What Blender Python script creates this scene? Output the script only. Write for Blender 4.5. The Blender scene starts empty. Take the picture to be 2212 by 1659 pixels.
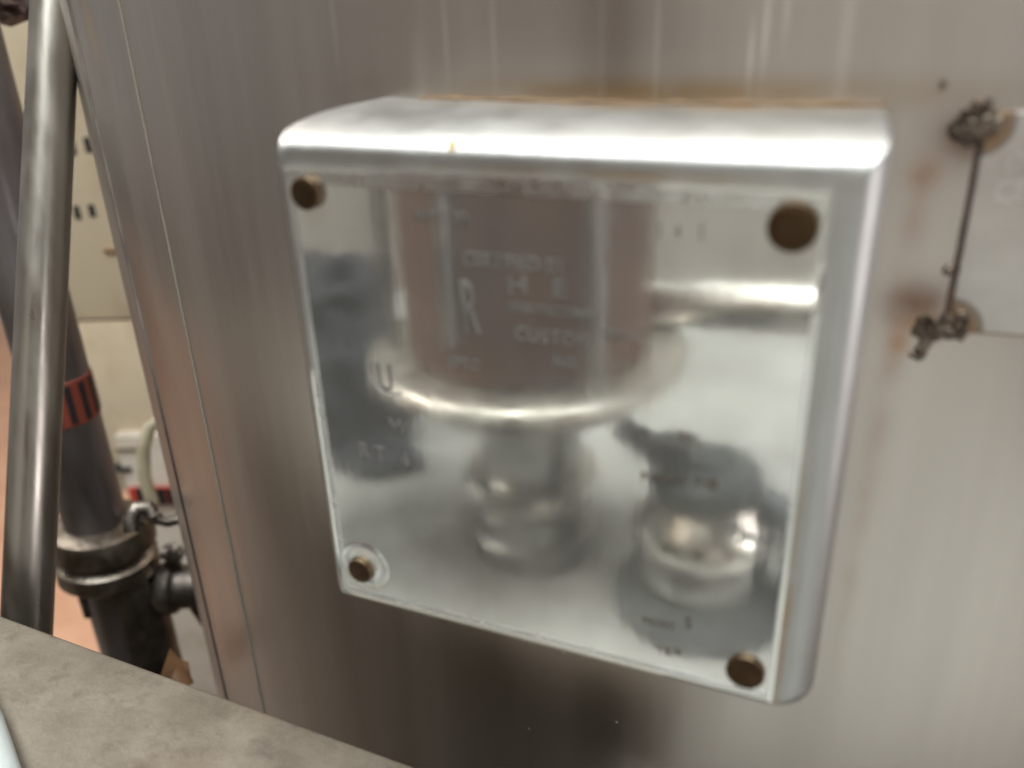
import bpy, bmesh, math, random
from mathutils import Vector, Matrix
random.seed(7)
S = 0.1                       # one unit of the drawings below = the nameplate's width = 0.1 m
scene = bpy.context.scene
COL = scene.collection

# ---------------------------------------------------------------- camera
AX = Vector((0.92129342, -0.13172707, 0.36587758))
AY = Vector((0.38743071, 0.39175325, -0.83452192))
AZ = Vector((-0.03340461, 0.91059177, 0.41195481))
CAM = Vector((1.05832058, -1.35786105, 1.27956445))
F, CX, CY = 1834.77, 1106.0, 829.5
cd = bpy.data.cameras.new('camera')
cam = bpy.data.objects.new('camera', cd); COL.objects.link(cam)
m = Matrix((AX, AY, AZ))      # rows = world axes in camera space -> columns = camera axes in world
cam.matrix_world = Matrix.Translation(CAM * S) @ m.to_4x4()
cd.sensor_width = 36; cd.lens = 36 * F / 2212
cd.clip_start = 0.005; cd.clip_end = 50
cd.dof.use_dof = True; cd.dof.focus_distance = 0.27; cd.dof.aperture_fstop = 8.5
scene.camera = cam

# ---------------------------------------------------------------- world, ceiling lamp and added fill lights
w = bpy.data.worlds.new('World'); scene.world = w; w.use_nodes = True
bg = w.node_tree.nodes['Background']
bg.inputs[0].default_value = (0.81, 0.77, 0.735, 1); bg.inputs[1].default_value = 0.26
def lamp(name, loc, target, sx, sy, power, color):
    l = bpy.data.lights.new(name, 'AREA'); l.shape = 'RECTANGLE'; l.size = sx * S; l.size_y = sy * S
    l.energy = power; l.color = color
    o = bpy.data.objects.new(name, l); COL.objects.link(o)
    o.location = Vector(loc) * S
    o.rotation_euler = (Vector(target) - Vector(loc)).to_track_quat('-Z', 'Y').to_euler()
    return o
lamp('ceiling_lamp', (-.5, -3.2, 12.0), (0.2, -2.4, 0.5), 12, 9, 29.0, (0.96, 1.0, .98))
lamp('side_fill', (14.0, -5.0, 0.5), (0.8, 0, 0.0), 5, 9, 6.0, (1.0, 0.94, 0.92))  # added fill without a known source, brightens the bracket's right bend and tank
lamp('left_fill', (-14.0, 2.0, 11.0), (-9, 7, -6.0), 5, 5, 18.0, (1.0, 0.95, 0.88))  # added fill, aimed to brighten the floor and cabinet at left
vs = scene.view_settings
vs.view_transform = 'Standard'; vs.look = 'None'; vs.exposure = 0.1; vs.gamma = 1.0

# ---------------------------------------------------------------- surveying helpers (photo pixel, 2212 wide -> place)
def ray(px, py):
    c = Vector((px - CX, -(py - CY), -F))
    return (AX.dot(c) * Vector((1,0,0)) + AY.dot(c) * Vector((0,1,0)) + AZ.dot(c) * Vector((0,0,1))).normalized()
def at_y(px, py, y):
    r = ray(px, py); return CAM + r * ((y - CAM.y) / r.y)
def at_z(px, py, z):
    r = ray(px, py); return CAM + r * ((z - CAM.z) / r.z)
def at_d(px, py, d):
    return CAM + ray(px, py) * d
def _fit():
    d = ray(300, 763); n = Vector((d.y, -d.x)).normalized()
    k = n.dot(Vector((.8 - CAM.x, .30 - CAM.y)))
    return k / (1 - n.y)      # (c - cam).n = R with the axis at y = .3 + R
VR = _fit(); VC = (0.8, .30 + VR)      # tank axis and radius
def tank_y(x): return VC[1] - math.sqrt(VR * VR - (x - VC[0]) ** 2)
def at_tank(px, py):
    r = ray(px, py)
    ox, oy = CAM.x - VC[0], CAM.y - VC[1]
    a = r.x**2 + r.y**2; b = 2 * (ox * r.x + oy * r.y); c = ox*ox + oy*oy - VR*VR
    disc = b*b - 4*a*c
    return CAM + r * ((-b - math.sqrt(max(disc, 0))) / (2*a))

# ---------------------------------------------------------------- material helpers
class NT:
    def __init__(s, name):
        s.m = bpy.data.materials.new(name); s.m.use_nodes = True
        s.t = s.m.node_tree; s.b = s.t.nodes['Principled BSDF']
        s.pos = s.t.nodes.new('ShaderNodeNewGeometry').outputs['Position']
    def link(s, a, b): s.t.links.new(a, b)
    def put(s, sock, v):
        if isinstance(v, (int, float)):
            if hasattr(sock.default_value, '__len__'): v = (v,)*len(sock.default_value)
            sock.default_value = v
        elif isinstance(v, (tuple, list)): sock.default_value = v
        else: s.link(v, sock)
    def math(s, op, a, b=0.0, clamp=False):
        n = s.t.nodes.new('ShaderNodeMath'); n.operation = op; n.use_clamp = clamp
        s.put(n.inputs[0], a); s.put(n.inputs[1], b); return n.outputs[0]
    def vec(s, op, a, b):
        n = s.t.nodes.new('ShaderNodeVectorMath'); n.operation = op
        s.put(n.inputs[0], a); s.put(n.inputs[1], b)
        return n.outputs['Value'] if op in ('DOT_PRODUCT', 'LENGTH') else n.outputs[0]
    def noise(s, scale, stretch=(1,1,1), detail=3, rough=0.5, off=(0,0,0)):
        # scale: features per drawing unit
        v = s.vec('MULTIPLY', s.pos, tuple(scale * k / S for k in stretch))
        v = s.vec('ADD', v, off)
        n = s.t.nodes.new('ShaderNodeTexNoise'); s.link(v, n.inputs['Vector'])
        n.inputs['Scale'].default_value = 1; n.inputs['Detail'].default_value = detail
        n.inputs['Roughness'].default_value = rough
        return n.outputs['Fac']
    def ramp(s, f, stops):
        n = s.t.nodes.new('ShaderNodeValToRGB'); s.link(f, n.inputs[0])
        e = n.color_ramp.elements
        while len(e) < len(stops): e.new(0.5)
        for k, (p, c) in enumerate(stops):
            e[k].position = p; e[k].color = (c if isinstance(c, tuple) else (c, c, c)) + (1,)
        return n.outputs[0]
    def rng(s, f, a, b, c, d):
        n = s.t.nodes.new('ShaderNodeMapRange'); s.put(n.inputs[0], f)
        for i, v in enumerate((a, b, c, d)): n.inputs[i+1].default_value = v
        return n.outputs[0]
    def mix(s, f, a, b, kind='MIX'):
        n = s.t.nodes.new('ShaderNodeMix'); n.data_type = 'RGBA'; n.blend_type = kind
        s.put(n.inputs[0], f)
        s.put(n.inputs[6], a + (1,) if isinstance(a, tuple) else a)
        s.put(n.inputs[7], b + (1,) if isinstance(b, tuple) else b)
        return n.outputs[2]
    def spot(s, c, sig):
        d = s.vec('SUBTRACT', s.pos, tuple(k * S for k in c))
        d = s.vec('MULTIPLY', d, tuple(1 / (k * S) for k in sig))
        q = s.vec('DOT_PRODUCT', d, d)
        return s.math('POWER', 2.718, s.math('MULTIPLY', q, -1.0))
    def bump(s, h, strength, dist, prev=None):
        n = s.t.nodes.new('ShaderNodeBump'); n.inputs['Strength'].default_value = strength
        n.inputs['Distance'].default_value = dist * S
        s.link(h, n.inputs['Height'])
        if prev is not None: s.link(prev, n.inputs['Normal'])
        return n.outputs[0]
    def set(s, **k):
        names = dict(color='Base Color', metal='Metallic', rough='Roughness', normal='Normal', spec='Specular IOR Level', coat='Coat Weight', aniso='Anisotropic', trans='Transmission Weight')
        for a, v in k.items():
            if a == 'color' and isinstance(v, tuple): v = v + (1,)
            s.put(s.b.inputs[names[a]], v)
        return s.m

def metal(name, col, rough, dirt=None, dscale=6, stretch=(1,1,1), bump=0.25, lines=0.0):
    t = NT(name)
    n = t.noise(dscale, stretch, 4)
    d = dirt or tuple(k * 0.6 for k in col)
    c = t.mix(t.rng(n, .38, .68, 0, 1), col, d)
    r = t.rng(t.noise(dscale * 2.3, stretch, 3), .3, .7, rough * .8, rough * 1.25)
    nb = t.bump(t.noise(dscale * 4, stretch, 4), bump, .01)
    return t.set(color=c, metal=1.0, rough=r, normal=nb)
def paint(name, col, rough=0.5, dirt=None, dscale=3, amt=(.5,.75), stretch=(1,1,1), bump=.15):
    t = NT(name)
    n = t.noise(dscale, stretch, 5, .6)
    c = t.mix(t.rng(n, amt[0], amt[1], 0, 1), col, dirt or tuple(k * .7 for k in col))
    return t.set(color=c, metal=0.0, rough=rough, normal=t.bump(t.noise(dscale * 8, (1,1,1), 3), bump, .008))

# ---------------------------------------------------------------- mesh helpers
def tag(o, label=None, cat=None, group=None, kind=None):
    if label: o['label'] = label
    if cat: o['category'] = cat
    if group: o['group'] = group
    if kind: o['kind'] = kind
    return o
ROOT = {}
def empty(name, loc, label, cat, group=None):
    o = bpy.data.objects.new(name, None); COL.objects.link(o)
    o.location = Vector(loc) * S; o.empty_display_size = .02
    ROOT[o] = Vector(loc)
    return tag(o, label, cat, group)
def obj(name, bm, mat, parent=None, origin=None, smooth=True, sharp=35):
    """bm is in drawing units, world placed"""
    base = ROOT.get(parent, Vector((0,0,0))) if parent else Vector(origin or (0,0,0))
    if parent and origin is None: origin = base
    origin = Vector(origin or (0,0,0))
    bmesh.ops.recalc_face_normals(bm, faces=bm.faces)
    for v in bm.verts: v.co = (v.co - origin) * S
    for f in bm.faces: f.smooth = smooth
    if smooth:
        a = math.radians(sharp)
        for e in bm.edges:
            if len(e.link_faces) == 2 and e.calc_face_angle(0) > a: e.smooth = False
    me = bpy.data.meshes.new(name); bm.to_mesh(me); bm.free()
    me.materials.append(mat)
    o = bpy.data.objects.new(name, me); COL.objects.link(o)
    if parent:
        o.parent = parent; o.location = (origin - base) * S
    else: o.location = origin * S
    ROOT[o] = origin
    return o
def join(*bms):
    out = bmesh.new()
    for b in bms:
        me = bpy.data.meshes.new('tmp'); b.to_mesh(me); b.free(); out.from_mesh(me); bpy.data.meshes.remove(me)
    return out
def box(lo, hi, bev=0.0, seg=3, rot=None):
    bm = bmesh.new()
    c = [(lo[i] + hi[i]) / 2 for i in range(3)]
    bmesh.ops.create_cube(bm, size=1)
    for v in bm.verts: v.co = Vector((c[i] + v.co[i] * (hi[i] - lo[i]) for i in range(3)))
    if bev: bmesh.ops.bevel(bm, geom=list(bm.edges), offset=bev, segments=seg, profile=.5, affect='EDGES')
    if rot is not None:
        for v in bm.verts: v.co = Vector(c) + rot @ (v.co - Vector(c))
    return bm
def frame_for(d):
    d = d.normalized(); u = d.orthogonal().normalized(); return u, d.cross(u)
def tube(pts, r, n=24, cap=True):
    bm = bmesh.new(); pts = [Vector(p) for p in pts]; rings = []
    rr = r if isinstance(r, (list, tuple)) else [r] * len(pts)
    d0 = (pts[1] - pts[0]).normalized(); u, v = frame_for(d0)
    for i, p in enumerate(pts):
        d = (pts[min(i+1, len(pts)-1)] - pts[max(i-1, 0)]).normalized()
        q = d0.rotation_difference(d); u = q @ u; v = q @ v; d0 = d
        rings.append([bm.verts.new(p + (u * math.cos(2*math.pi*k/n) + v * math.sin(2*math.pi*k/n)) * rr[i]) for k in range(n)])
    for a, b in zip(rings, rings[1:]):
        for k in range(n): bm.faces.new((a[k], a[(k+1)%n], b[(k+1)%n], b[k]))
    if cap: bm.faces.new(rings[0]); bm.faces.new(rings[-1][::-1])
    return bm
def lathe(c, axis, prof, n=48):
    """prof: list of (radius, distance along axis)"""
    bm = bmesh.new(); c = Vector(c); a = Vector(axis).normalized(); u, v = frame_for(a); rings = []
    for r, h in prof:
        if r < 1e-6: rings.append([bm.verts.new(c + a * h)])
        else: rings.append([bm.verts.new(c + a * h + (u * math.cos(2*math.pi*k/n) + v * math.sin(2*math.pi*k/n)) * r) for k in range(n)])
    for p, q in zip(rings, rings[1:]):
        for k in range(n):
            k2 = (k + 1) % n
            if len(p) == 1 and len(q) == 1: break
            if len(p) == 1: bm.faces.new((p[0], q[k], q[k2]))
            elif len(q) == 1: bm.faces.new((p[k], p[k2], q[0]))
            else: bm.faces.new((p[k], p[k2], q[k2], q[k]))
    if len(rings[0]) > 1: bm.faces.new(rings[0][::-1])
    if len(rings[-1]) > 1: bm.faces.new(rings[-1])
    return bm
def blob(c, r, seed, amp=.25, sub=3, freq=3.0):
    from mathutils import noise
    bm = bmesh.new(); bmesh.ops.create_icosphere(bm, subdivisions=sub, radius=1)
    for v in bm.verts:
        n = v.co.normalized(); k = 1 + amp * noise.noise(n * freq + Vector((seed * 7.3, seed, 0)))
        v.co = Vector((c[0] + n.x * r[0] * k, c[1] + n.y * r[1] * k, c[2] + n.z * r[2] * k))
    return bm
def arc(c, u, v, r, a0, a1, n=16):
    c, u, v = Vector(c), Vector(u), Vector(v)
    return [c + u * r * math.cos(a0 + (a1-a0)*i/n) + v * r * math.sin(a0 + (a1-a0)*i/n) for i in range(n+1)]
def letters(body, x, z, h, y, wide=1.0, track=1.0, shear=0.0, rot=0.0, thick=.0012):
    """flat lettering standing on a plane y = const, lower left corner at x, z"""
    cu = bpy.data.curves.new('t', 'FONT'); cu.body = body; cu.size = 1; cu.space_character = track
    cu.extrude = .0; cu.resolution_u = 3
    o = bpy.data.objects.new('t', cu); COL.objects.link(o)
    dg = bpy.context.evaluated_depsgraph_get(); me = o.evaluated_get(dg).to_mesh()
    bm = bmesh.new(); bm.from_mesh(me)
    o.evaluated_get(dg).to_mesh_clear(); bpy.data.objects.remove(o)
    ext = bmesh.ops.extrude_face_region(bm, geom=list(bm.faces))
    top = {g for g in ext['geom'] if isinstance(g, bmesh.types.BMVert)}
    k = h / .7
    ca, sa = math.cos(rot), math.sin(rot)
    for v in bm.verts:
        lx, lz = v.co.x * k * wide, v.co.y * k
        lx -= shear * lz
        yy = y - (thick if v in top else 0)
        v.co = Vector((x + lx * ca - lz * sa, yy, z + lx * sa + lz * ca))
    return bm

# ================================================================ THE SETTING
fm = paint('peach_floor_coating', (.92, .54, .35), .5, (.80, .44, .28), 1.2, (.45, .7))
fg = paint('grey_floor_screed', (.24, .195, .165), .6, (.17, .14, .12), 1.2, (.45, .7))
fl = obj('walkway_floor', box((-60, 3.4, -9.1), (40, 60, -8.98)), fm, smooth=False); tag(fl, kind='structure')
fl = obj('floor', box((-60, -40, -9.1), (40, 3.4, -9.0)), fg, smooth=False); tag(fl, kind='structure')
wm = paint('pale_wall_paint', (.62, .60, .56), .6, (.5, .48, .45), .6, (.4, .75))
wall = obj('wall', box((-26, -16.4, -9.0), (26, -16, 22)), wm, smooth=False); tag(wall, kind='structure')

# ================================================================ THE TANK
t = NT('brushed_stainless_tank_wall')
fine = t.noise(34, (1, 1, .035), 3, .6)
broad = t.noise(3.2, (1, 1, .10), 3, .55)
dent = t.noise(.9, (1, 1, .45), 2, .5, (3, 1, 0))
col = t.mix(t.rng(broad, .35, .68, 0, 1), (.585, .54, .50), (.545, .505, .465))
col = t.mix(t.math('MULTIPLY', t.rng(fine, .45, .75, 0, 1), .14), col, (.68, .63, .60))
# brown heat tint along the weld over the bracket and down its right side
wob = t.noise(7, (1, 1, 1), 3)
s1 = t.math('MULTIPLY', t.spot((.62, .34, 1.112), (.50, .5, .028)), t.rng(wob, .3, .55, .35, 1))
col = t.mix(t.math('MULTIPLY', s1, .80), col, (.36, .25, .13))
s2 = t.math('MULTIPLY', t.spot((1.125, .32, .75), (.022, .3, .35)), t.rng(wob, .35, .6, .1, .8))
col = t.mix(t.math('MULTIPLY', s2, .55), col, (.36, .22, .15))
s2b = t.math('MULTIPLY', t.spot((1.115, .32, .2), (.018, .3, .30)), t.rng(wob, .35, .6, .1, .7))
col = t.mix(t.math('MULTIPLY', s2b, .45), col, (.36, .26, .17))
s3 = t.spot((.05, .38, .45), (.045, .3, .5))
for c3, sg, k3, cc in [((1.19, .32, 1.04), (.05, .3, .045), .85, (.16, .085, .05)), ((1.15, .32, .74), (.055, .3, .045), .85, (.17, .085, .05)),
                   ((1.13, .32, .98), (.03, .3, .03), .6, (.35, .19, .11)), ((1.18, .32, .70), (.04, .3, .018), .7, (.38, .20, .09)),
                   ((1.135, .32, .66), (.02, .3, .03), .6, (.4, .22, .12))]:
    col = t.mix(t.math('MULTIPLY', t.math('MULTIPLY', t.spot(c3, sg), t.rng(wob, .3, .6, .55, 1.2)), k3, True), col, cc)
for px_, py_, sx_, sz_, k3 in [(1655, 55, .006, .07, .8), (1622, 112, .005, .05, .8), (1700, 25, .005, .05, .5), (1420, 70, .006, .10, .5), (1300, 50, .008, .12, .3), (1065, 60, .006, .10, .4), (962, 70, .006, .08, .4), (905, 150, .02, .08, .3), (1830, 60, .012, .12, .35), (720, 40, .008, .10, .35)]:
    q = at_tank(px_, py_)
    col = t.mix(t.math('MULTIPLY', t.spot(tuple(q), (sx_, .3, sz_)), k3), col, (.86, .84, .80))  # pale scratches and highlights mixed into the wall colour
q = at_tank(195, 60); col = t.mix(t.math('MULTIPLY', t.spot(tuple(q), (.05, .3, .10)), .5), col, (.85, .62, .38))
p = at_tank(2036, 184)
col = t.mix(t.math('MULTIPLY', t.spot(p, (.006, .2, .008)), 1.0), col, (.12, .09, .07))
rough = t.rng(t.noise(5, (1, 1, .06), 4), .3, .7, .32, .42)
nb = t.bump(fine, .06, .006); nb = t.bump(broad, .04, .015, nb); nb = t.bump(dent, .3, .05, nb)
TANKM = t.set(color=col, metal=1.0, rough=rough, normal=nb)

tank = empty('steel_tank', (VC[0], VC[1], -9), 'big brushed stainless steel tank whose curved wall fills the picture behind the nameplate', 'tank')
bm = bmesh.new(); N = 320; ra, rb = [], []
zs = [-9, -5, -2, 0, 2, 5, 9]; rings = []
for z in zs: rings.append([bm.verts.new((VC[0] + VR * math.cos(2*math.pi*k/N), VC[1] + VR * math.sin(2*math.pi*k/N), z)) for k in range(N)])
for a, b in zip(rings, rings[1:]):
    for k in range(N): bm.faces.new((a[k], a[(k+1)%N], b[(k+1)%N], b[k]))
bm.faces.new(rings[-1]); bm.faces.new(rings[0][::-1])
obj('tank_wall', bm, TANKM, tank)
BRIGHT = metal('bright_scuffed_steel', (.80, .80, .79), .26, (.62, .60, .58), 9, (1, 1, .3), .2)
def seam(px, py, r, name, mat, z0=-4, z1=5, out=0.0):
    q = at_tank(px, py); d = Vector((q.x - VC[0], q.y - VC[1], 0)).normalized()
    c = Vector((VC[0], VC[1], 0)) + d * (VR + out)
    return obj(name, tube([c + Vector((0,0,z)) for z in (z0, z0/2, 0, z1/2, z1)], r, 12), mat, tank)
seam(400, 700, .005, 'seam_bead', paint('seam_bead_metal', (.27, .245, .205), .5))
seam(308, 700, .009, 'edge_bead', metal('edge_bead_steel', (.56, .52, .50), .35))
# narrow brown edge strip beyond the wall's horizon
q = at_tank(283, 690); dq = Vector((q.x - VC[0], q.y - VC[1], 0)).normalized()
c = Vector((VC[0], VC[1], 0)) + dq * (VR + .012) + Vector((-.03, .10, 0))
obj('edge_strip', tube([c + Vector((0,0,z)) for z in (-4, 0, 5)], .034, 12), paint('yellowed_sealant', (.27, .19, .085), .5, (.16, .10, .05), 4), tank)

# ================================================================ THE BRACKET
D0 = .30
t = NT('smooth_stainless_bracket')
fine = t.noise(26, (1, 1, .08), 3, .6)
col = t.mix(t.rng(t.noise(5, (1, .6, .6), 4), .35, .7, 0, 1), (.51, .515, .51), (.43, .425, .415))
wob = t.noise(8, (1, 1, 1), 3)
s1 = t.math('MULTIPLY', t.spot((.72, .27, 1.09), (.42, .05, .06)), t.rng(wob, .3, .6, .2, 1))
col = t.mix(t.math('MULTIPLY', s1, .75), col, (.50, .33, .17))
s2 = t.math('MULTIPLY', t.spot((.62, .0, 1.012), (.30, .02, .010)), t.rng(wob, .35, .6, .1, 1))
col = t.mix(t.math('MULTIPLY', s2, .7), col, (.34, .22, .10))
s4 = t.math('MULTIPLY', t.spot((1.006, .0, .2), (.008, .05, .32)), t.rng(wob, .35, .6, .2, 1))
col = t.mix(t.math('MULTIPLY', s4, .7), col, (.38, .25, .11))
nb = t.bump(fine, .25, .008); nb = t.bump(t.noise(4, (1, 1, .5), 3), .5, .014, nb)
BRK = t.set(color=col, metal=1.0, rough=t.rng(t.noise(11, (1, 1, .15), 3), .3, .7, .40, .50), normal=nb)
brk = empty('nameplate_bracket', (.53, D0, -.02), 'square bent steel standoff bracket welded to the tank, behind the mirror-like nameplate', 'bracket')
def bent_shell(x0, x1, z0, z1, y1, rc, ins, ry, n=10):
    pts = []
    for cx, cz, a0, r in [(x1, z0, -90, rc[1]), (x1, z1, 0, rc[2]), (x0, z1, 90, rc[3]), (x0, z0, 180, rc[0])]:
        sx = cx - r if cx == x1 else cx + r; sz = cz - r if cz == z1 else cz + r
        for i in range(9):
            a = math.radians(a0 + 90 * i / 8)
            pts.append((sx + r * math.cos(a), sz + r * math.sin(a), -ins[1] if cx == x1 else ins[3], -ins[2] if cz == z1 else ins[0]))
    bm = bmesh.new()
    def rr(p):                      # depth of the bend: deep along the top, tight elsewhere
        k = max(0.0, min(1.0, (p[1] - (z1 - rc[2])) / rc[2])) if p[1] > z1 - rc[2] - 1e-6 else 0.0
        return ry + (.17) * k * k
    def ring(k, y, q=0.0): return [bm.verts.new((p[0] + p[2] * k, y + rr(p) * q, p[1] + p[3] * k)) for p in pts]
    rings = [ring(0, y1), ring(0, .03, 1.0), ring(0, .004, 1.0)]
    for i in range(n + 1):
        a = math.pi / 2 * i / n; rings.append(ring(1 - math.cos(a), 0, 1 - math.sin(a)))
    m = len(pts)
    for p, q in zip(rings, rings[1:]):
        for k in range(m): bm.faces.new((p[k], p[(k+1)%m], q[(k+1)%m], q[k]))
    last = rings[-1]; inner = [bm.verts.new((v.co.x + (-.004 if v.co.x > .5 else .002), v.co.y, v.co.z + (-.004 if v.co.z > .5 else .002))) for v in last]
    for k in range(m): bm.faces.new((last[k], last[(k+1)%m], inner[(k+1)%m], inner[k]))
    bm.faces.new(inner); bm.faces.new(rings[0][::-1])
    return bm
bm = bent_shell(-.018, 1.072, -.020, 1.09, D0 + .16, (.012, .05, .030, .035), (.008, .046, .058, .010), .050)
obj('bracket_shell', bm, BRK, brk, sharp=50)
# weld bead along the top, where the bracket meets the tank
pts = [(x, tank_y(x) - .004 + random.uniform(-.003, .003), 1.092 + random.uniform(-.002, .003)) for x in [i * .03 + .12 for i in range(32)]]
obj('weld_bead', tube(pts, [.006 + random.uniform(-.002, .002) for _ in pts], 8), paint('browned_weld', (.17, .11, .06), .5, (.26, .18, .10), 14), brk)

obj('dark_edge_line', tube([(-.0185 + random.uniform(-.0008, .0008), .012, z / 20) for z in range(0, 21)], .0042, 8), paint('brown_edge_shade', (.13, .10, .08), .6, (.08, .06, .045), 10), brk)  # dark strip imitating the shaded gap along the bracket's left bend
# ================================================================ THE NAMEPLATE
PY = -.012                    # front of the plate
np_ = empty('nameplate', (.5, 0, 0), 'mirror-polished square metal nameplate with faint etched lettering and four brown corner rivets', 'nameplate')
t = NT('mirror_polished_plate')
scr = t.noise(60, (1, 1, .05), 3, .6)
haze = t.noise(4, (1, 1, .35), 4, .6)
col = t.mix(t.rng(haze, .35, .7, 0, 1), (.79, .785, .75), (.63, .62, .58))
smud = t.noise(7, (1, 1, .8), 5, .65)
nb = t.bump(scr, .03, .003); nb = t.bump(t.noise(9, (1, 1, .7), 3), .035, .006, nb)
PLATE = t.set(color=col, metal=.90, rough=t.rng(smud, .3, .7, .035, .10), normal=nb)
def rounded_sheet(x0, x1, z0, z1, y, thick, rc, bev, seg=5):
    bm = bmesh.new()
    pts = []
    for cx, cz, a0, r in [(x1, z0, -90, rc[1]), (x1, z1, 0, rc[2]), (x0, z1, 90, rc[3]), (x0, z0, 180, rc[0])]:
        sx = cx - r if cx == x1 else cx + r; sz = cz - r if cz == z1 else cz + r
        for i in range(7):
            a = math.radians(a0 + 90 * i / 6); pts.append((sx + r * math.cos(a), sz + r * math.sin(a)))
    cxm, czm = (x0 + x1) / 2, (z0 + z1) / 2
    def inset(k, yy):
        return [bm.verts.new((px + (-k if px > cxm else k), yy, pz + (-k if pz > czm else k))) for px, pz in pts]
    back = inset(0, y + thick); a = inset(0, y + bev * .22); b = inset(bev, y)
    n = len(pts)
    for p, q in ((back, a), (a, b)):
        for k in range(n): bm.faces.new((p[k], p[(k+1)%n], q[(k+1)%n], q[k]))
    bm.faces.new(b); bm.faces.new(back[::-1])
    return bm
obj('plate_sheet', rounded_sheet(.004, 1.0, .0, 1.004, PY, .011, (.035, .006, .004, .006), .006), PLATE, np_, smooth=False)
# satin border left bare round the polished field
SAT = metal('satin_plate_border', (.80, .81, .79), .30, (.66, .66, .64), 12, (1, 1, 1), .15)
def frame_bm(x0, x1, z0, z1, wl, wr, wb, wt, y, th):
    o = [(x0, z0), (x1, z0), (x1, z1), (x0, z1)]; i = [(x0+wl, z0+wb), (x1-wr, z0+wb), (x1-wr, z1-wt), (x0+wl, z1-wt)]
    bm = bmesh.new()
    O = [bm.verts.new((a, y + th, b)) for a, b in o]; P = [bm.verts.new((a, y, b)) for a, b in o]
    Q = [bm.verts.new((a, y, b)) for a, b in i]; T = [bm.verts.new((a, y + th, b)) for a, b in i]
    for A, B in ((O, P), (P, Q), (Q, T), (T, O)):
        for k in range(4): bm.faces.new((A[k], A[(k+1)%4], B[(k+1)%4], B[k]))
    return bm
obj('plate_border', frame_bm(.012, .994, .012, .998, .014, .004, .012, .024, PY - .0010, .0012), SAT, np_, smooth=False)

RIV = metal('browned_brass_rivet', (.085, .052, .028), .48, (.06, .038, .022), 22, (1, 1, 1), .3)
SHINE = metal('rivet_rim_highlight', (.26, .19, .12), .38, (.16, .11, .07), 30)  # lighter metal puts the rim highlight into the colour
RUST = paint('rust_smear', (.30, .18, .08), .5, (.2, .11, .05), 20)
for px, pz, r, lab in [(.060, .958, .0315, 'top left rivet'), (.948, .950, .0385, 'largest top right rivet'), (.068, .083, .0305, 'bottom left rivet in a shallow dimple'), (.945, .068, .0375, 'bottom right rivet')]:
    c = (px, PY, pz)
    hk = .62 if pz > .5 else .36
    prof = [(r * .9, .004), (r, -.002), (r, -.010), (r, -.021), (r * .97, -.0255), (r * .90, -.028), (r * .5, -.0295), (0, -.030)]
    # revolve round the y axis; distances count away from the plate
    prof = [(a_, b_ * hk) for a_, b_ in prof]
    rv = obj('rivet', lathe(c, (0, 1, 0), prof, 40), RIV, np_, origin=c); rv['label'] = lab
    obj('rivet_rim', lathe(c, (0, 1, 0), [(a_, b_ * hk) for a_, b_ in [(r * 1.0005, -.006), (r * 1.012, -.009), (r * 1.012, -.019), (r * .99, -.0245)]], 40), SHINE, rv, origin=c)
# washer-like dimple ring round the lower left rivet
obj('dimple_ring', lathe((.080, PY, .098), (0, 1, 0), [(.064, 0), (.060, -.0022), (.050, -.0035), (.040, -.0025), (.036, -.001)], 48), SAT, np_)

STMP = metal('dark_stamped_characters', (.22, .20, .17), .5, (.14, .12, .10), 20)
ETCH = metal('etched_grey_lettering', (.36, .35, .34), .6, (.27, .26, .25), 20)
LY = PY - .0009
def line(body, px, py, h, track=1.0, wide=.62, rot=None, shear=.05, name='lettering', mat=None):
    q = at_y(px, py, PY)
    return obj(name, letters(body, q.x, q.z, h, LY, wide, track, shear, 0.0), mat or ETCH, np_, smooth=False)
line('CERTIFIED BY', 1000, 572, .026, 1.05, .85)
line("NAT'L BD", 893, 475, .020, 1.1, .85)
line('H', 1094, 632, .034, 1, 1.25); line('E', 1192, 640, .034, 1, 1.3)
line('R', 1000, 716, .105, .8, .42)
line('MANUFACTURER', 1098, 671, .017, 1.10, .80)
line('CUSTOM', 1112, 733, .026, 1.15, .9); line('SERIAL', 1300, 730, .018, 1.15, .9)
line('SPEC', 968, 792, .022, 1.15, .9); line('NO.', 1196, 790, .020, 1.1, .9)
line('W', 845, 931, .030, 1, .95)
line('R', 778, 985, .034, 1, .85); line('T', 812, 992, .034, 1, .85); line('4', 866, 1005, .034, 1, .9)
line('U', 818, 842, .062, 1, .62)
cu = at_y(842, 808, PY)
obj('stamp_outline', join(*[tube(arc((cu.x, LY, cu.z), (1,0,0), (0,0,1), .046, math.radians(a), math.radians(a + 150), 14), .0025, 6) for a in (150,)]), ETCH, np_)
line('1', 1417, 516, .028, 1, .55, name='stamped_characters', mat=STMP); line('4', 1459, 514, .022, 1, .5, name='stamped_characters', mat=STMP); line('1', 1508, 518, .028, 1, .55, name='stamped_characters', mat=STMP)
line('BBL', 1464, 955, .022, 1, .85, name='stamped_characters', mat=STMP)
line('MAWP', 1384, 1038, .022, 1.05, .85, name='stamped_characters', mat=STMP); line('FV', 1500, 1052, .024, 1.1, .8, name='stamped_characters', mat=STMP); line('&', 1532, 1054, .026, 1, .8, name='stamped_characters', mat=STMP)
line('AT', 1430, 1190, .018, 1.1, .8, name='stamped_characters', mat=STMP); line('50', 1498, 1205, .016, 1.1, .8, name='stamped_characters', mat=STMP)
line('MDMT', 1388, 1345, .018, 1.1, .85, name='stamped_characters', mat=STMP); line('5', 1478, 1355, .028, 1, .8, name='stamped_characters', mat=STMP)
line('YR', 1418, 1408, .020, 1.1, .9, name='stamped_characters', mat=STMP); line('06', 1455, 1410, .014, 1.1, .8, name='stamped_characters', mat=STMP)

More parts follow.
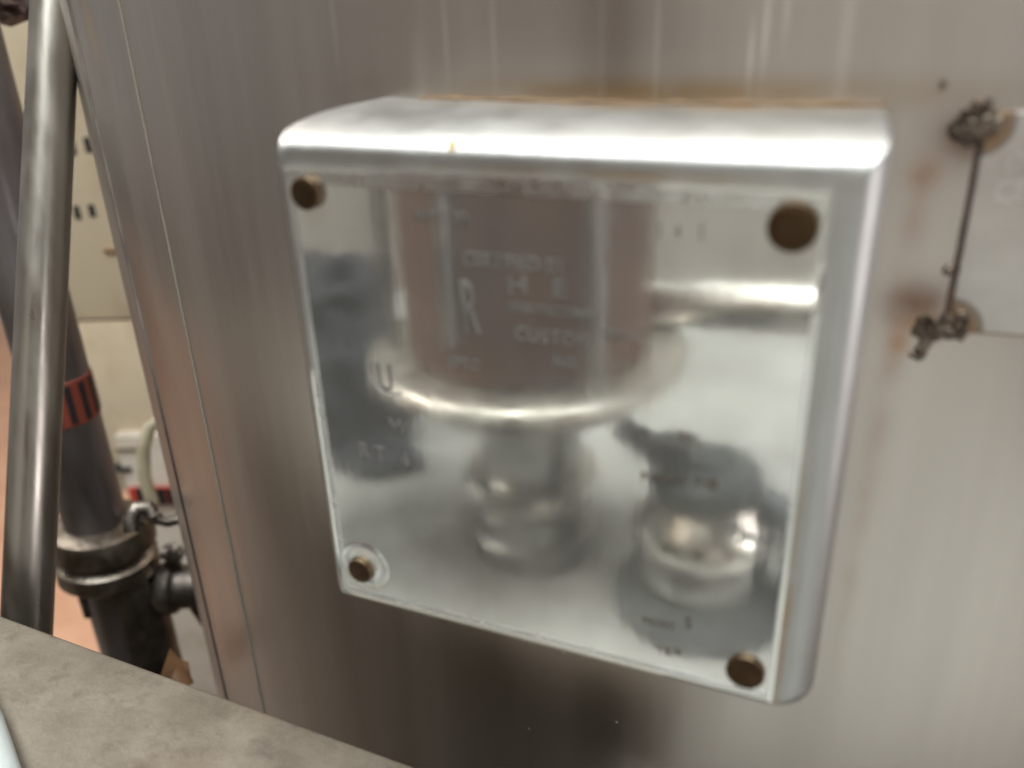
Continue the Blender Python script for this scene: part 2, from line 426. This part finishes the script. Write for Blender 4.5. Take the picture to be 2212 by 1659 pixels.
# dried drop on the bracket's bend
SPECK = paint('dried_orange_drop', (.80, .55, .22), .5, (.7, .42, .15), 30)
q = at_y(979, 317, .012); q.z = min(q.z, 1.075)
obj('dried_drop', blob((q.x, .008, 1.045), (.008, .006, .016), 3, .2, 2), SPECK, brk)

# ================================================================ THE SERIAL TAG ON THE RIGHT
ty = tank_y(1.3)
t = NT('dull_stamped_tag')
col = t.mix(t.rng(t.noise(6, (1, 1, 2.0), 4), .35, .7, 0, 1), (.60, .56, .535), (.50, .47, .45))
wob = t.noise(9, (1, 1, 1), 3)
for px_, py_, rad, k3 in [(2118, 268, .052, .9), (2042, 712, .060, .9), (2052, 583, .016, .75)]:
    q = at_y(px_, py_, ty - .016); f = t.spot(tuple(q), (rad, .3, rad))
    col = t.mix(t.math('MULTIPLY', t.rng(f, .30, .50, 0, 1), k3), col, (.27, .17, .09))
    col = t.mix(t.math('MULTIPLY', t.rng(f, .62, .9, 0, 1), k3), col, (.10, .06, .04))
    ring_ = t.math('MULTIPLY', t.rng(f, .30, .38, 0, 1), t.rng(f, .38, .50, 1, 0))
    col = t.mix(t.math('MULTIPLY', ring_, .6), col, (.12, .09, .07))
TAG = t.set(color=col, metal=1.0, rough=.40, normal=t.bump(t.noise(18, (1, 1, .8), 4), .25, .008))
TL = at_y(2103, 240, ty - .02); BL = at_y(2040, 716, ty - .02)
tagroot = empty('serial_tag', (1.45, ty, .9), 'dull grey metal serial tag tack welded flat to the tank at the right edge', 'metal tag')
tx0 = (TL.x + BL.x) / 2 + .012; tz1, tz0 = TL.z, BL.z
rot = Matrix.Rotation(math.asin((1.45 - VC[0]) / VR), 3, 'Z')
bm = box((tx0, ty - .016, tz0), (tx0 + .62, ty + .006, tz1), .006, 2)
piv = Vector((tx0, ty, 0))
for v in bm.verts: v.co = piv + Matrix.Rotation(.10, 3, 'Z') @ (v.co - piv)
obj('tag_sheet', bm, TAG, tagroot)
DARK = metal('burnt_weld_metal', (.19, .155, .125), .40, (.04, .028, .022), 16, (1, 1, 1), .6)
SEAMD = paint('rust_dark_seam', (.055, .035, .028), .7, (.12, .06, .03), 12)
obj('edge_seam', tube([(tx0 - .003, ty - .010, tz0 + .02 + i * (tz1 - tz0 - .05) / 12) for i in range(13)], [.0048 + random.uniform(-.0008, .0012) for _ in range(13)], 8), SEAMD, tagroot)
obj('lower_edge_seam', tube([(tx0 + .03 + i*.04, ty - .010 + .1*(.03 + i*.04), tz0 - .001) for i in range(13)], .0022, 8), RUST, tagroot)
def weld(px, py, r, seed, lab=None, rel=1.0):
    q = at_y(px, py, ty - .015)
    o = obj('tack_weld', blob((q.x, ty - .008, q.z), (r[0] * 1.2, .020 * rel, r[1] * 1.2), seed, .35, 3, 2.6), DARK, tagroot)
    return o
random.seed(11)
for cx, cy, rx, ry_, n in [(2112, 268, 50, 24, 9), (2070, 282, 26, 18, 4), (2112, 268, 14, 10, 3), (2000, 714, 38, 24, 8), (2056, 706, 36, 34, 7), (1986, 764, 18, 16, 4), (2000, 740, 10, 12, 2), (2050, 584, 6, 8, 2)]:
    for i in range(n):
        an = 2 * math.pi * i / n + random.uniform(-.3, .3); k = random.uniform(.35, .8) if n > 3 else .3
        rb_ = (.009 + .0003 * rx) * random.uniform(.5, .85)
        weld(cx + rx * k * math.cos(an), cy + ry_ * k * math.sin(an), (rb_, rb_ * random.uniform(.7, 1.2)), i + cx, rel=random.uniform(.35, .7))
STAMP = metal('bright_stamp_ridges', (.68, .67, .66), .3, (.7, .7, .7), 20)
for s, px, py, h in [('L', 2170, 372, .026), ('C', 2142, 438, .040), ('E', 2186, 434, .034), ('N', 2190, 366, .03)]:
    q = at_y(px, py, ty - .016)
    yy = ty - .0165 + math.tan(.10) * (q.x - tx0)
    bmL = letters(s, q.x, q.z, h, yy, .8, 1, 0, 0, .0015)
    obj('stamped_letter', bmL, STAMP, tagroot, smooth=False)

# spatter specks on the tank
for k, (px, py) in enumerate([(1142, 1576), (1216, 1410), (1330, 1560)]):
    q = at_tank(px, py)
    obj('weld_spatter', blob((q.x, q.y - .001, q.z), (.005, .0012, .006), k, .2, 2), TANKM, tank)

# ================================================================ GALVANISED BEAM IN FRONT
t = NT('dirty_galvanised_steel')
n1 = t.noise(3.2, (1, 1, 1), 5, .6); n2 = t.noise(9, (1, 1, 1), 4, .65, (5, 2, 1)); n3 = t.noise(2.0, (1, 1, 1), 3, .5, (9, 4, 2))
col = t.mix(t.rng(n1, .35, .68, 0, 1), (.20, .175, .14), (.115, .095, .072))
col = t.mix(t.math('MULTIPLY', t.rng(n2, .52, .70, 0, 1), .5), col, (.07, .056, .045))
col = t.mix(t.math('MULTIPLY', t.rng(n3, .56, .72, 0, 1), .6), col, (.09, .055, .022))
GALV = t.set(color=col, metal=.35, rough=.55, normal=t.bump(n2, .3, .02))
bm = box((-4.2, -.46, -.86), (.7, .065, -.585), .015, 3)
for v in bm.verts: v.co.y -= (v.co.x + .7) * .026
beam = obj('steel_beam', bm, GALV, origin=(-1.2, -.2, -.86))
dark_block = obj('dark_reflection_block', box((-4.6, -.42, -9.0), (.5, -.02, -.87), .02), paint('dark_block_paint', (.15, .14, .115), .6), origin=(-1, -.3, -9)); tag(dark_block, 'unseen dark block added under the grey beam to darken the reflection in the tank', 'reflection blocker')  # unseen block, added to keep floor reflections off the lower tank wall
tag(beam, 'mottled grey galvanised beam crossing the bottom left corner in front of the tank', 'beam')
HOSE = paint('pale_hose_plastic', (.42, .46, .46), .35, (.34, .38, .38), 5)
hp = [Vector(at_z(px, py, -.54)) for px, py in ((-150, 1330), (-90, 1440), (-28, 1560), (10, 1680), (30, 1800), (40, 1950))]
hose = obj('pale_hose', tube(hp, .042, 20), HOSE, origin=hp[2]); tag(hose, 'pale bluish white hose lying on the grey beam in the bottom left corner', 'hose')

# ================================================================ LEFT SIDE: LEANING TUBE, PIPE, CREAM CABINET
TUB = metal('polished_tube_steel', (.46, .435, .395), .33, (.41, .385, .345), 6, (1, 1, .05), .05)
a = at_d(125, -120, 4.1); b = at_d(42, 1700, 4.3)
tb = obj('leaning_tube', tube([a, a.lerp(b, .25), a.lerp(b, .5), a.lerp(b, .75), b], [.086, .090, .093, .095, .096], 40), TUB, origin=b)
tag(tb, 'shiny stainless tube leaning across the left edge in front of the dark pipe', 'tube')

DP = metal('dark_dull_pipe', (.36, .335, .355), .42, (.24, .22, .215), 4, (1, 1, .2), .2)
PX, PYY = at_d(144, 900, 5.6).x, at_d(144, 900, 5.6).y
pr = .182
pipe = empty('dark_pipe', (PX, PYY, -9), 'dark upright steel pipe with red striped band and clamp coupling, left of the tank', 'pipe')
zc = at_y(235, 1190, PYY).z
obj('pipe_run', tube([(PX, PYY, z) for z in (-9, -4, zc, 2, 8)], pr, 40), DP, pipe)
zb0, zb1 = at_y(175, 905, PYY).z, at_y(155, 815, PYY).z
band = obj('red_band', lathe((PX, PYY, zb0), (0,0,1), [(pr + .003, 0), (pr + .006, .004), (pr + .006, zb1 - zb0 - .004), (pr + .003, zb1 - zb0)], 40), paint('red_marker_tape', (.25, .055, .035), .5), pipe)
BLK = paint('black_marking', (.02, .02, .022), .5)
for k in range(14):
    an = 2 * math.pi * k / 14; rr = pr + .0075
    c = Vector((PX + rr * math.cos(an), PYY + rr * math.sin(an), 0)); tn = Vector((-math.sin(an), math.cos(an), 0))
    bmS = bmesh.new()
    vs_ = []
    for s, z in ((-1, zb0 + .02), (1, zb0 + .02), (1, zb1 - .02), (-1, zb1 - .02)):
        for q2 in (0, .003):
            vs_.append(bmS.verts.new(c + tn * s * .017 + Vector((0,0,z)) + Vector((math.cos(an), math.sin(an), 0)) * q2))
    A = vs_[0::2]; B = vs_[1::2]
    bmS.faces.new(A); bmS.faces.new(B[::-1])
    for i in range(4): bmS.faces.new((A[i], A[(i+1)%4], B[(i+1)%4], B[i]))
    obj('black_stripe', bmS, BLK, band, smooth=False)
CLM = metal('dark_greasy_clamp', (.30, .265, .225), .38, (.13, .105, .08), 7, (1, 1, 1), .4)
obj('coupling', lathe((PX + .02, PYY, zc), (.05, .02, 1), [(pr, .22), (pr + .10, .20), (pr + .125, .14), (pr + .125, .06), (pr + .07, .03), (pr + .07, 0), (pr + .115, -.03), (pr + .12, -.13), (pr + .07, -.18), (pr, -.20)], 48), CLM, pipe)
BODY = metal('dark_cast_fitting', (.22, .195, .175), .42, (.10, .085, .075), 6, (1, 1, 1), .5)
# bolt lugs of the clamp
rt = Vector((AX.x, AY.x, AZ.x)); rt.z = 0; rt.normalize(); fw = Vector((-rt.y, rt.x, 0))
lug = Vector((PX, PYY, zc)) + rt * (pr + .14)
obj('clamp_lug', join(tube(arc(lug + Vector((0,0,.17)), rt, Vector((0,0,1)), .075, math.radians(200), math.radians(20), 10), .035, 12), tube([lug + Vector((0,0,-.22)), lug + rt * .16 + Vector((0,0,-.03))], .035, 12)), BODY, pipe)
lg2 = Vector((PX, PYY, zc)) - rt * .12 - fw * .10
obj('wing_nut', join(tube([lg2 + Vector((0,0,-.14)), lg2 - fw * .02 + rt * -.02 + Vector((0,0,-.42))], [.06, .03], 12), tube([lg2 + Vector((0,0,-.34)), lg2 + rt * .07 + Vector((0,0,-.40))], .03, 10)), BODY, pipe)
# lower body with the branch towards the tank
tb_ = Vector((PX, PYY, zc)) + rt * .13
obj('tee_body', lathe(tb_, (0, 0, 1), [(pr * .7, -.16), (pr * .92, -.22), (pr * .95, -.5), (pr * .95, -1.2)], 32), BODY, pipe)
zt = at_y(380, 1310, PYY).z
st = Vector((PX, PYY, zt))
obj('branch', lathe(st, rt, [(.12, .05), (.125, .28), (.15, .30), (.17, .33), (.17, .40), (.14, .43), (.14, .55), (.20, .57), (.20, .66), (.12, .68), (.12, .9)], 32), BODY, pipe)
obj('branch_knob', join(blob(st + rt * .42 + Vector((0, 0, .26)), (.07, .06, .06), 5, .3), tube([st + rt * .42 + Vector((0,0,.1)), st + rt * .42 + Vector((0,0,.3))], .04, 10), tube([st + rt * .50 + Vector((0,0,-.08)), st + rt * .56 + Vector((0,0,-.34))], [.07, .04], 10)), BODY, pipe)

# cream cabinet facing the camera
CRM = paint('cream_enamel', (.72, .61, .445), .45, (.56, .43, .28), 1.6, (.52, .78), (1, 1, .6), .05)
cen = at_d(230, 560, 9.0)
def cab(px, py, off=0.0):
    """point on the cabinet's front seen at a photo pixel"""
    r = ray(px, py); nrm = fw
    return CAM + r * ((cen - CAM).dot(nrm) - off) / r.dot(nrm)
cabt, cabb = cab(200, -200).z, cab(290, 1060).z
cr = empty('cream_cabinet', (cen.x, cen.y, cabb), 'cream painted cabinet with pairs of black slots behind the pipes at left', 'cabinet')
def slab(c0, c1, depth, bev=.0, out=0.0):
    """box whose front face spans two points on the cabinet plane"""
    u0, u1 = (c0 - cen).dot(rt), (c1 - cen).dot(rt); z0, z1 = sorted((c0.z, c1.z))
    bm = box((min(u0, u1), -out, z0), (max(u0, u1), depth, z1), bev, 2)
    for v in bm.verts: v.co = Vector((cen.x, cen.y, 0)) + rt * v.co.x + fw * v.co.y + Vector((0, 0, v.co.z))
    return bm
zs1 = cab(200, 693).z
A0 = cab(-260, 0); A1 = cab(900, 0)
def cp(u, z): return Vector((cen.x, cen.y, z)) + rt * u
ulo = (cab(45, 560) - cen).dot(rt); uhi = 3.0
obj('upper_panel', slab(cp(ulo - 1.2, zs1 + .015), cp(uhi, 9), 1.0, .01), CRM, cr)
obj('lower_panel', slab(cp(ulo + .35, cabb), cp(uhi, zs1 - .015), 1.0, .01), CRM, cr)
obj('joint_strip', slab(cp(ulo + .3, zs1 - .02), cp(uhi, zs1 + .02), .9, 0, -.03), paint('brown_joint', (.26, .18, .11), .6), cr)
for px, py, hh in [(157, 320, 15), (190, 313, 17), (167, 459, 15), (199, 455, 14)]:
    a0 = cab(px - 5.5, py + hh); a1 = cab(px + 5.5, py - hh)
    bmS = slab(cp((cab(px, py) - cen).dot(rt) - .03, a0.z), cp((cab(px, py) - cen).dot(rt) + .03, a1.z), .02, .008, .012)
    obj('slot', bmS, BLK, cr)
sl = cab(240, 541)
obj('latch', slab(cp((sl - cen).dot(rt) - .06, sl.z - .02), cp((sl - cen).dot(rt) + .08, sl.z + .02), .02, .006, .03), paint('brown_latch', (.25, .15, .08), .5), cr)
# white machine base below the cream cabinet
WHT = paint('off_white_enamel', (.66, .60, .52), .5, (.54, .47, .38), 3)
c1 = cab(310, 1010)
wb = empty('white_housing', (c1.x, c1.y, -9), 'off-white housing below the cream cabinet, seen between dark fitting and tank', 'housing')
obj('housing_body', slab(cp(ulo + .5, -8.98), cp(uhi, cab(280, 925).z - .03), .9, .03, .12), WHT, wb)
for px0, px1, py, mt in [(250, 292, 967, paint('grey_line', (.40, .34, .26), .6)), (246, 284, 1013, BLK)]:
    a0, a1 = cab(px0, py + 5, .12), cab(px1, py - 5, .12)
    obj('vent_bar', slab(cp((a0-cen).dot(rt), a0.z), cp((a1-cen).dot(rt), a1.z), .0, .004, .15), mt, wb)
rl = empty('warning_label', tuple(cab(325, 1075, .3)), 'red and black striped label low between the pipe coupling and the tank', 'label')
obj('label_sheet', slab(cab(285, 1092, .2), cab(385, 1052, .2), -.17, 0, .20), paint('red_label', (.62, .07, .04), .5), rl)
for k in range(4):
    a0 = cab(301 + k * 22, 1090, .2); a1 = cab(311 + k * 22, 1054, .2)
    obj('black_stripe', slab(a0, a1, -.19, 0, .21), BLK, rl)
CAB = paint('yellowed_cable', (.40, .36, .25), .5, (.3, .25, .16), 4)
lp = [at_d(330, 1090, 6.6), at_d(312, 1030, 6.6), at_d(310, 970, 6.6), at_d(322, 925, 6.6), at_d(345, 905, 6.6), at_d(385, 915, 6.7), at_d(420, 990, 6.9)]
cb = obj('cable_loop', tube(lp, .045, 14), CAB, origin=lp[2]); tag(cb, 'yellowish cable bending in a loop beside the tank edge', 'cable')
hk = [at_d(285, 1150, 4.6), at_d(282, 1118, 4.6), at_d(296, 1098, 4.6), at_d(318, 1096, 4.6), at_d(328, 1112, 4.6)]
ho = obj('dark_hook', tube(hk, .040, 12), BODY, origin=hk[0]); tag(ho, 'small black hook above the pipe coupling', 'hook')
hk = [at_d(338, 1112, 5.2), at_d(345, 1124, 5.2), at_d(362, 1128, 5.2), at_d(385, 1122, 5.2)]
ho = obj('black_handle', tube(hk, .030, 12), BODY, origin=hk[0]); tag(ho, 'short black curved handle against the off-white housing by the tank', 'handle')
bw = [at_d(352, 1445, 4.6), at_d(385, 1452, 4.6), at_d(410, 1446, 4.6)]
ho = obj('brown_lever', join(tube(bw, [.10, .06, .035], 14), tube([at_d(372, 1450, 4.6), at_d(388, 1490, 4.6)], .07, 14)), paint('brown_grip', (.16, .08, .035), .5), origin=bw[0]); tag(ho, 'brown lever end poking out low beside the dark fitting', 'lever')
lm = obj('valve_body', blob(tuple(at_d(12, 10, 5.6)), (.19, .12, .09), 4, .4, 3, 2.5), paint('brown_valve_paint', (.10, .06, .05), .5), origin=tuple(at_d(12, 10, 5.6))); tag(lm, 'dark brown lumpy valve end in the top left corner', 'valve')

# ================================================================ THINGS IN FRONT OF THE TANK, SEEN MIRRORED IN THE NAMEPLATE
DK = -2.2
dkm = metal('light_worktop_steel', (.80, .80, .78), .45, (.66, .65, .62), 3, (1, 1, 1), .3)
t = NT('pale_shaded_stained_worktop')
col = t.mix(t.rng(t.noise(1.6, (1, 1, 1), 5, .6), .42, .72, 0, 1), (.58, .59, .57), (.42, .42, .41))
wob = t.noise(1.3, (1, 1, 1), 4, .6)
for c3, sg, k3 in [((-1.9, -3.0, -2.2), (.75, .8, 9), .85), ((-1.2, -3.3, -2.2), (.7, .6, 9), .6), ((-2.6, -4.2, -2.2), (1.2, .7, 9), .6)]:  # dark patches paint shade around the sight glass into the worktop colour
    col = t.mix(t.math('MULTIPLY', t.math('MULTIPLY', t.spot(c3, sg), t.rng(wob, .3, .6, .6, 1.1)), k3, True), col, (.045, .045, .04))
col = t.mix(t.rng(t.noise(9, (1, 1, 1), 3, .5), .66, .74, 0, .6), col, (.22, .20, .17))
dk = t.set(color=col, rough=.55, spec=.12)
tbl = empty('work_table', (-.5, -4.5, -9), 'pale worktop under the fittings, seen only mirrored in the nameplate', 'table')
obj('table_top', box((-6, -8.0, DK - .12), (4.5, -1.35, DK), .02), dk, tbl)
for lx, ly in ((-5.8, -7.8), (4.3, -7.8), (-5.8, -1.6), (4.3, -1.6)): obj('leg', box((lx - .12, ly - .12, -9), (lx + .12, ly + .12, DK - .12)), TUB, tbl)
SG = Vector((-.85, -3.3, 0))
sg = empty('sight_glass', (SG.x, SG.y, DK), 'large brown glass cylinder with tie rods on a clamped neck, mirrored in the upper nameplate', 'sight glass')
t = NT('dark_brown_glass'); n = t.noise(1.6, (1, 1, .7), 4)
GL = t.set(color=t.mix(t.rng(n, .35, .7, 0, 1), (.105, .07, .06), (.19, .105, .07)), rough=.40, metal=0.0, spec=.12)
zb = -.70
obj('glass', lathe((SG.x, SG.y, zb), (0,0,1), [(.70, 0), (.76, .03), (.76, 3.3)], 64), GL, sg)
STL = metal('sanitary_steel', (.78, .76, .72), .22, (.6, .58, .55), 5)
DST = metal('dull_fitting_steel', (.42, .42, .41), .35, (.28, .28, .28), 5)
obj('bottom_flange', lathe((SG.x, SG.y, zb), (0,0,1), [(.5, -.13), (.94, -.12), (1.0, -.09), (1.0, -.03), (.97, -.005), (.90, .0), (.76, .005)], 64), metal('satin_flange_steel', (.82, .80, .74), .42, (.66, .63, .57), 6), sg)
obj('clamp_band', lathe((SG.x, SG.y, zb), (0,0,1), [(.4, -.32), (.72, -.30), (.80, -.25), (.80, -.17), (.5, -.15)], 64), DST, sg)
for an in (157, 43, -95):
    x, y = SG.x + .86 * math.cos(math.radians(an)), SG.y + .86 * math.sin(math.radians(an))
    obj('tie_rod', tube([(x, y, zb - .1), (x, y, zb + 3.3)], .05, 12), DST, sg)
obj('level_gauge', tube([(SG.x + .80 * math.cos(1.75), SG.y + .80 * math.sin(1.75), zb + .25), (SG.x + .80 * math.cos(1.75), SG.y + .80 * math.sin(1.75), zb + 3.2)], .035, 10), DST, sg)
obj('top_flange', lathe((SG.x, SG.y, zb + 3.3), (0,0,1), [(.76, 0), (.97, .02), (.97, .16), (.5, .2)], 64), STL, sg)
obj('neck', lathe((SG.x, SG.y, DK), (0,0,1), [(.43, 0), (.43, .16), (.38, .19), (.37, .34), (.33, .37), (.33, 1.2)], 48), DST, sg)
obj('ferrule', lathe((SG.x, SG.y, zb - .93), (0,0,1), [(.33, -.14), (.44, -.12), (.47, -.04), (.45, .03), (.33, .06)], 48), STL, sg)
obj('clamp_wing', join(tube([(SG.x + .7, SG.y + .3, zb - .34), (SG.x + 1.05, SG.y + .45, zb - .42)], [.07, .10], 12), tube([(SG.x + 1.05, SG.y + .45, zb - .28), (SG.x + 1.05, SG.y + .45, zb - .62)], [.10, .05], 12)), paint('black_wing_nut', (.05, .05, .055), .4), sg)
VV = Vector((.36, -3.05, 0))
vv = empty('diaphragm_valve', (VV.x, VV.y, DK), 'squat round valve with dark cap right of the sight glass, mirrored low in the nameplate', 'valve')
obj('valve_cap', lathe((VV.x, VV.y, -1.42), (0,0,1), [(.30, 0), (.32, .04), (.32, .16), (.27, .21), (.15, .22), (.13, .26), (0, .27)], 48), paint('grey_valve_cap', (.09, .10, .105), .35), vv)
obj('valve_collar', lathe((VV.x, VV.y, -1.72), (0,0,1), [(.38, 0), (.42, .03), (.43, .12), (.39, .20), (.33, .26), (.30, .31)], 48), STL, vv)
obj('valve_base', lathe((VV.x, VV.y, -1.98), (0,0,1), [(.39, 0), (.41, .04), (.40, .20), (.36, .27)], 48), DST, vv)
obj('valve_foot', lathe((VV.x, VV.y, DK), (0,0,1), [(.52, 0), (.54, .05), (.52, .10), (.45, .16), (.42, .23)], 48), paint('dark_rubber_foot', (.16, .17, .175), .6, (.07, .075, .08), 3), vv)
obj('collar_knob', blob((VV.x + .30, VV.y + .30, -1.52), (.10, .10, .06), 6, .15), STL, vv)
obj('valve_arm', tube([(VV.x + .25, VV.y - .1, -1.40), (VV.x + .52, VV.y, -1.5), (VV.x + .62, VV.y + .05, -1.75), (VV.x + .60, VV.y + .05, DK)], [.07, .11, .16, .17], 14), paint('dark_arm_paint', (.10, .11, .12), .45), vv)
hp_ = obj('cross_pipe', tube([(-.2, -3.9, -.56), (1.0, -3.9, -.50), (3.2, -3.9, -.40)], .17, 32), STL, origin=(-.2, -3.9, -.56)); tag(hp_, 'bright horizontal steel pipe right of the sight glass, mirrored in the nameplate', 'pipe')
MT = paint('dark_motor_paint', (.03, .032, .038), .6, (.02, .02, .024), 4)
MT.node_tree.nodes['Principled BSDF'].inputs['Specular IOR Level'].default_value = .2
mo = empty('pump_motor', (-2.95, -4.5, DK), 'dark rounded pump motor left of the sight glass, mirrored in the nameplate', 'motor')
obj('motor_body', blob((-3.45, -4.8, -1.15), (.62, .45, .42), 12, .45, 4, 1.8), MT, mo)
obj('motor_stand', blob((-2.95, -4.4, -1.75), (.50, .45, .62), 21, .5, 4, 2.0), MT, mo)
obj('motor_feet', join(blob((-3.1, -4.2, DK + .1), (.6, .4, .16), 4, .3), blob((-2.5, -3.9, DK + .07), (.4, .3, .1), 5, .3)), MT, mo)
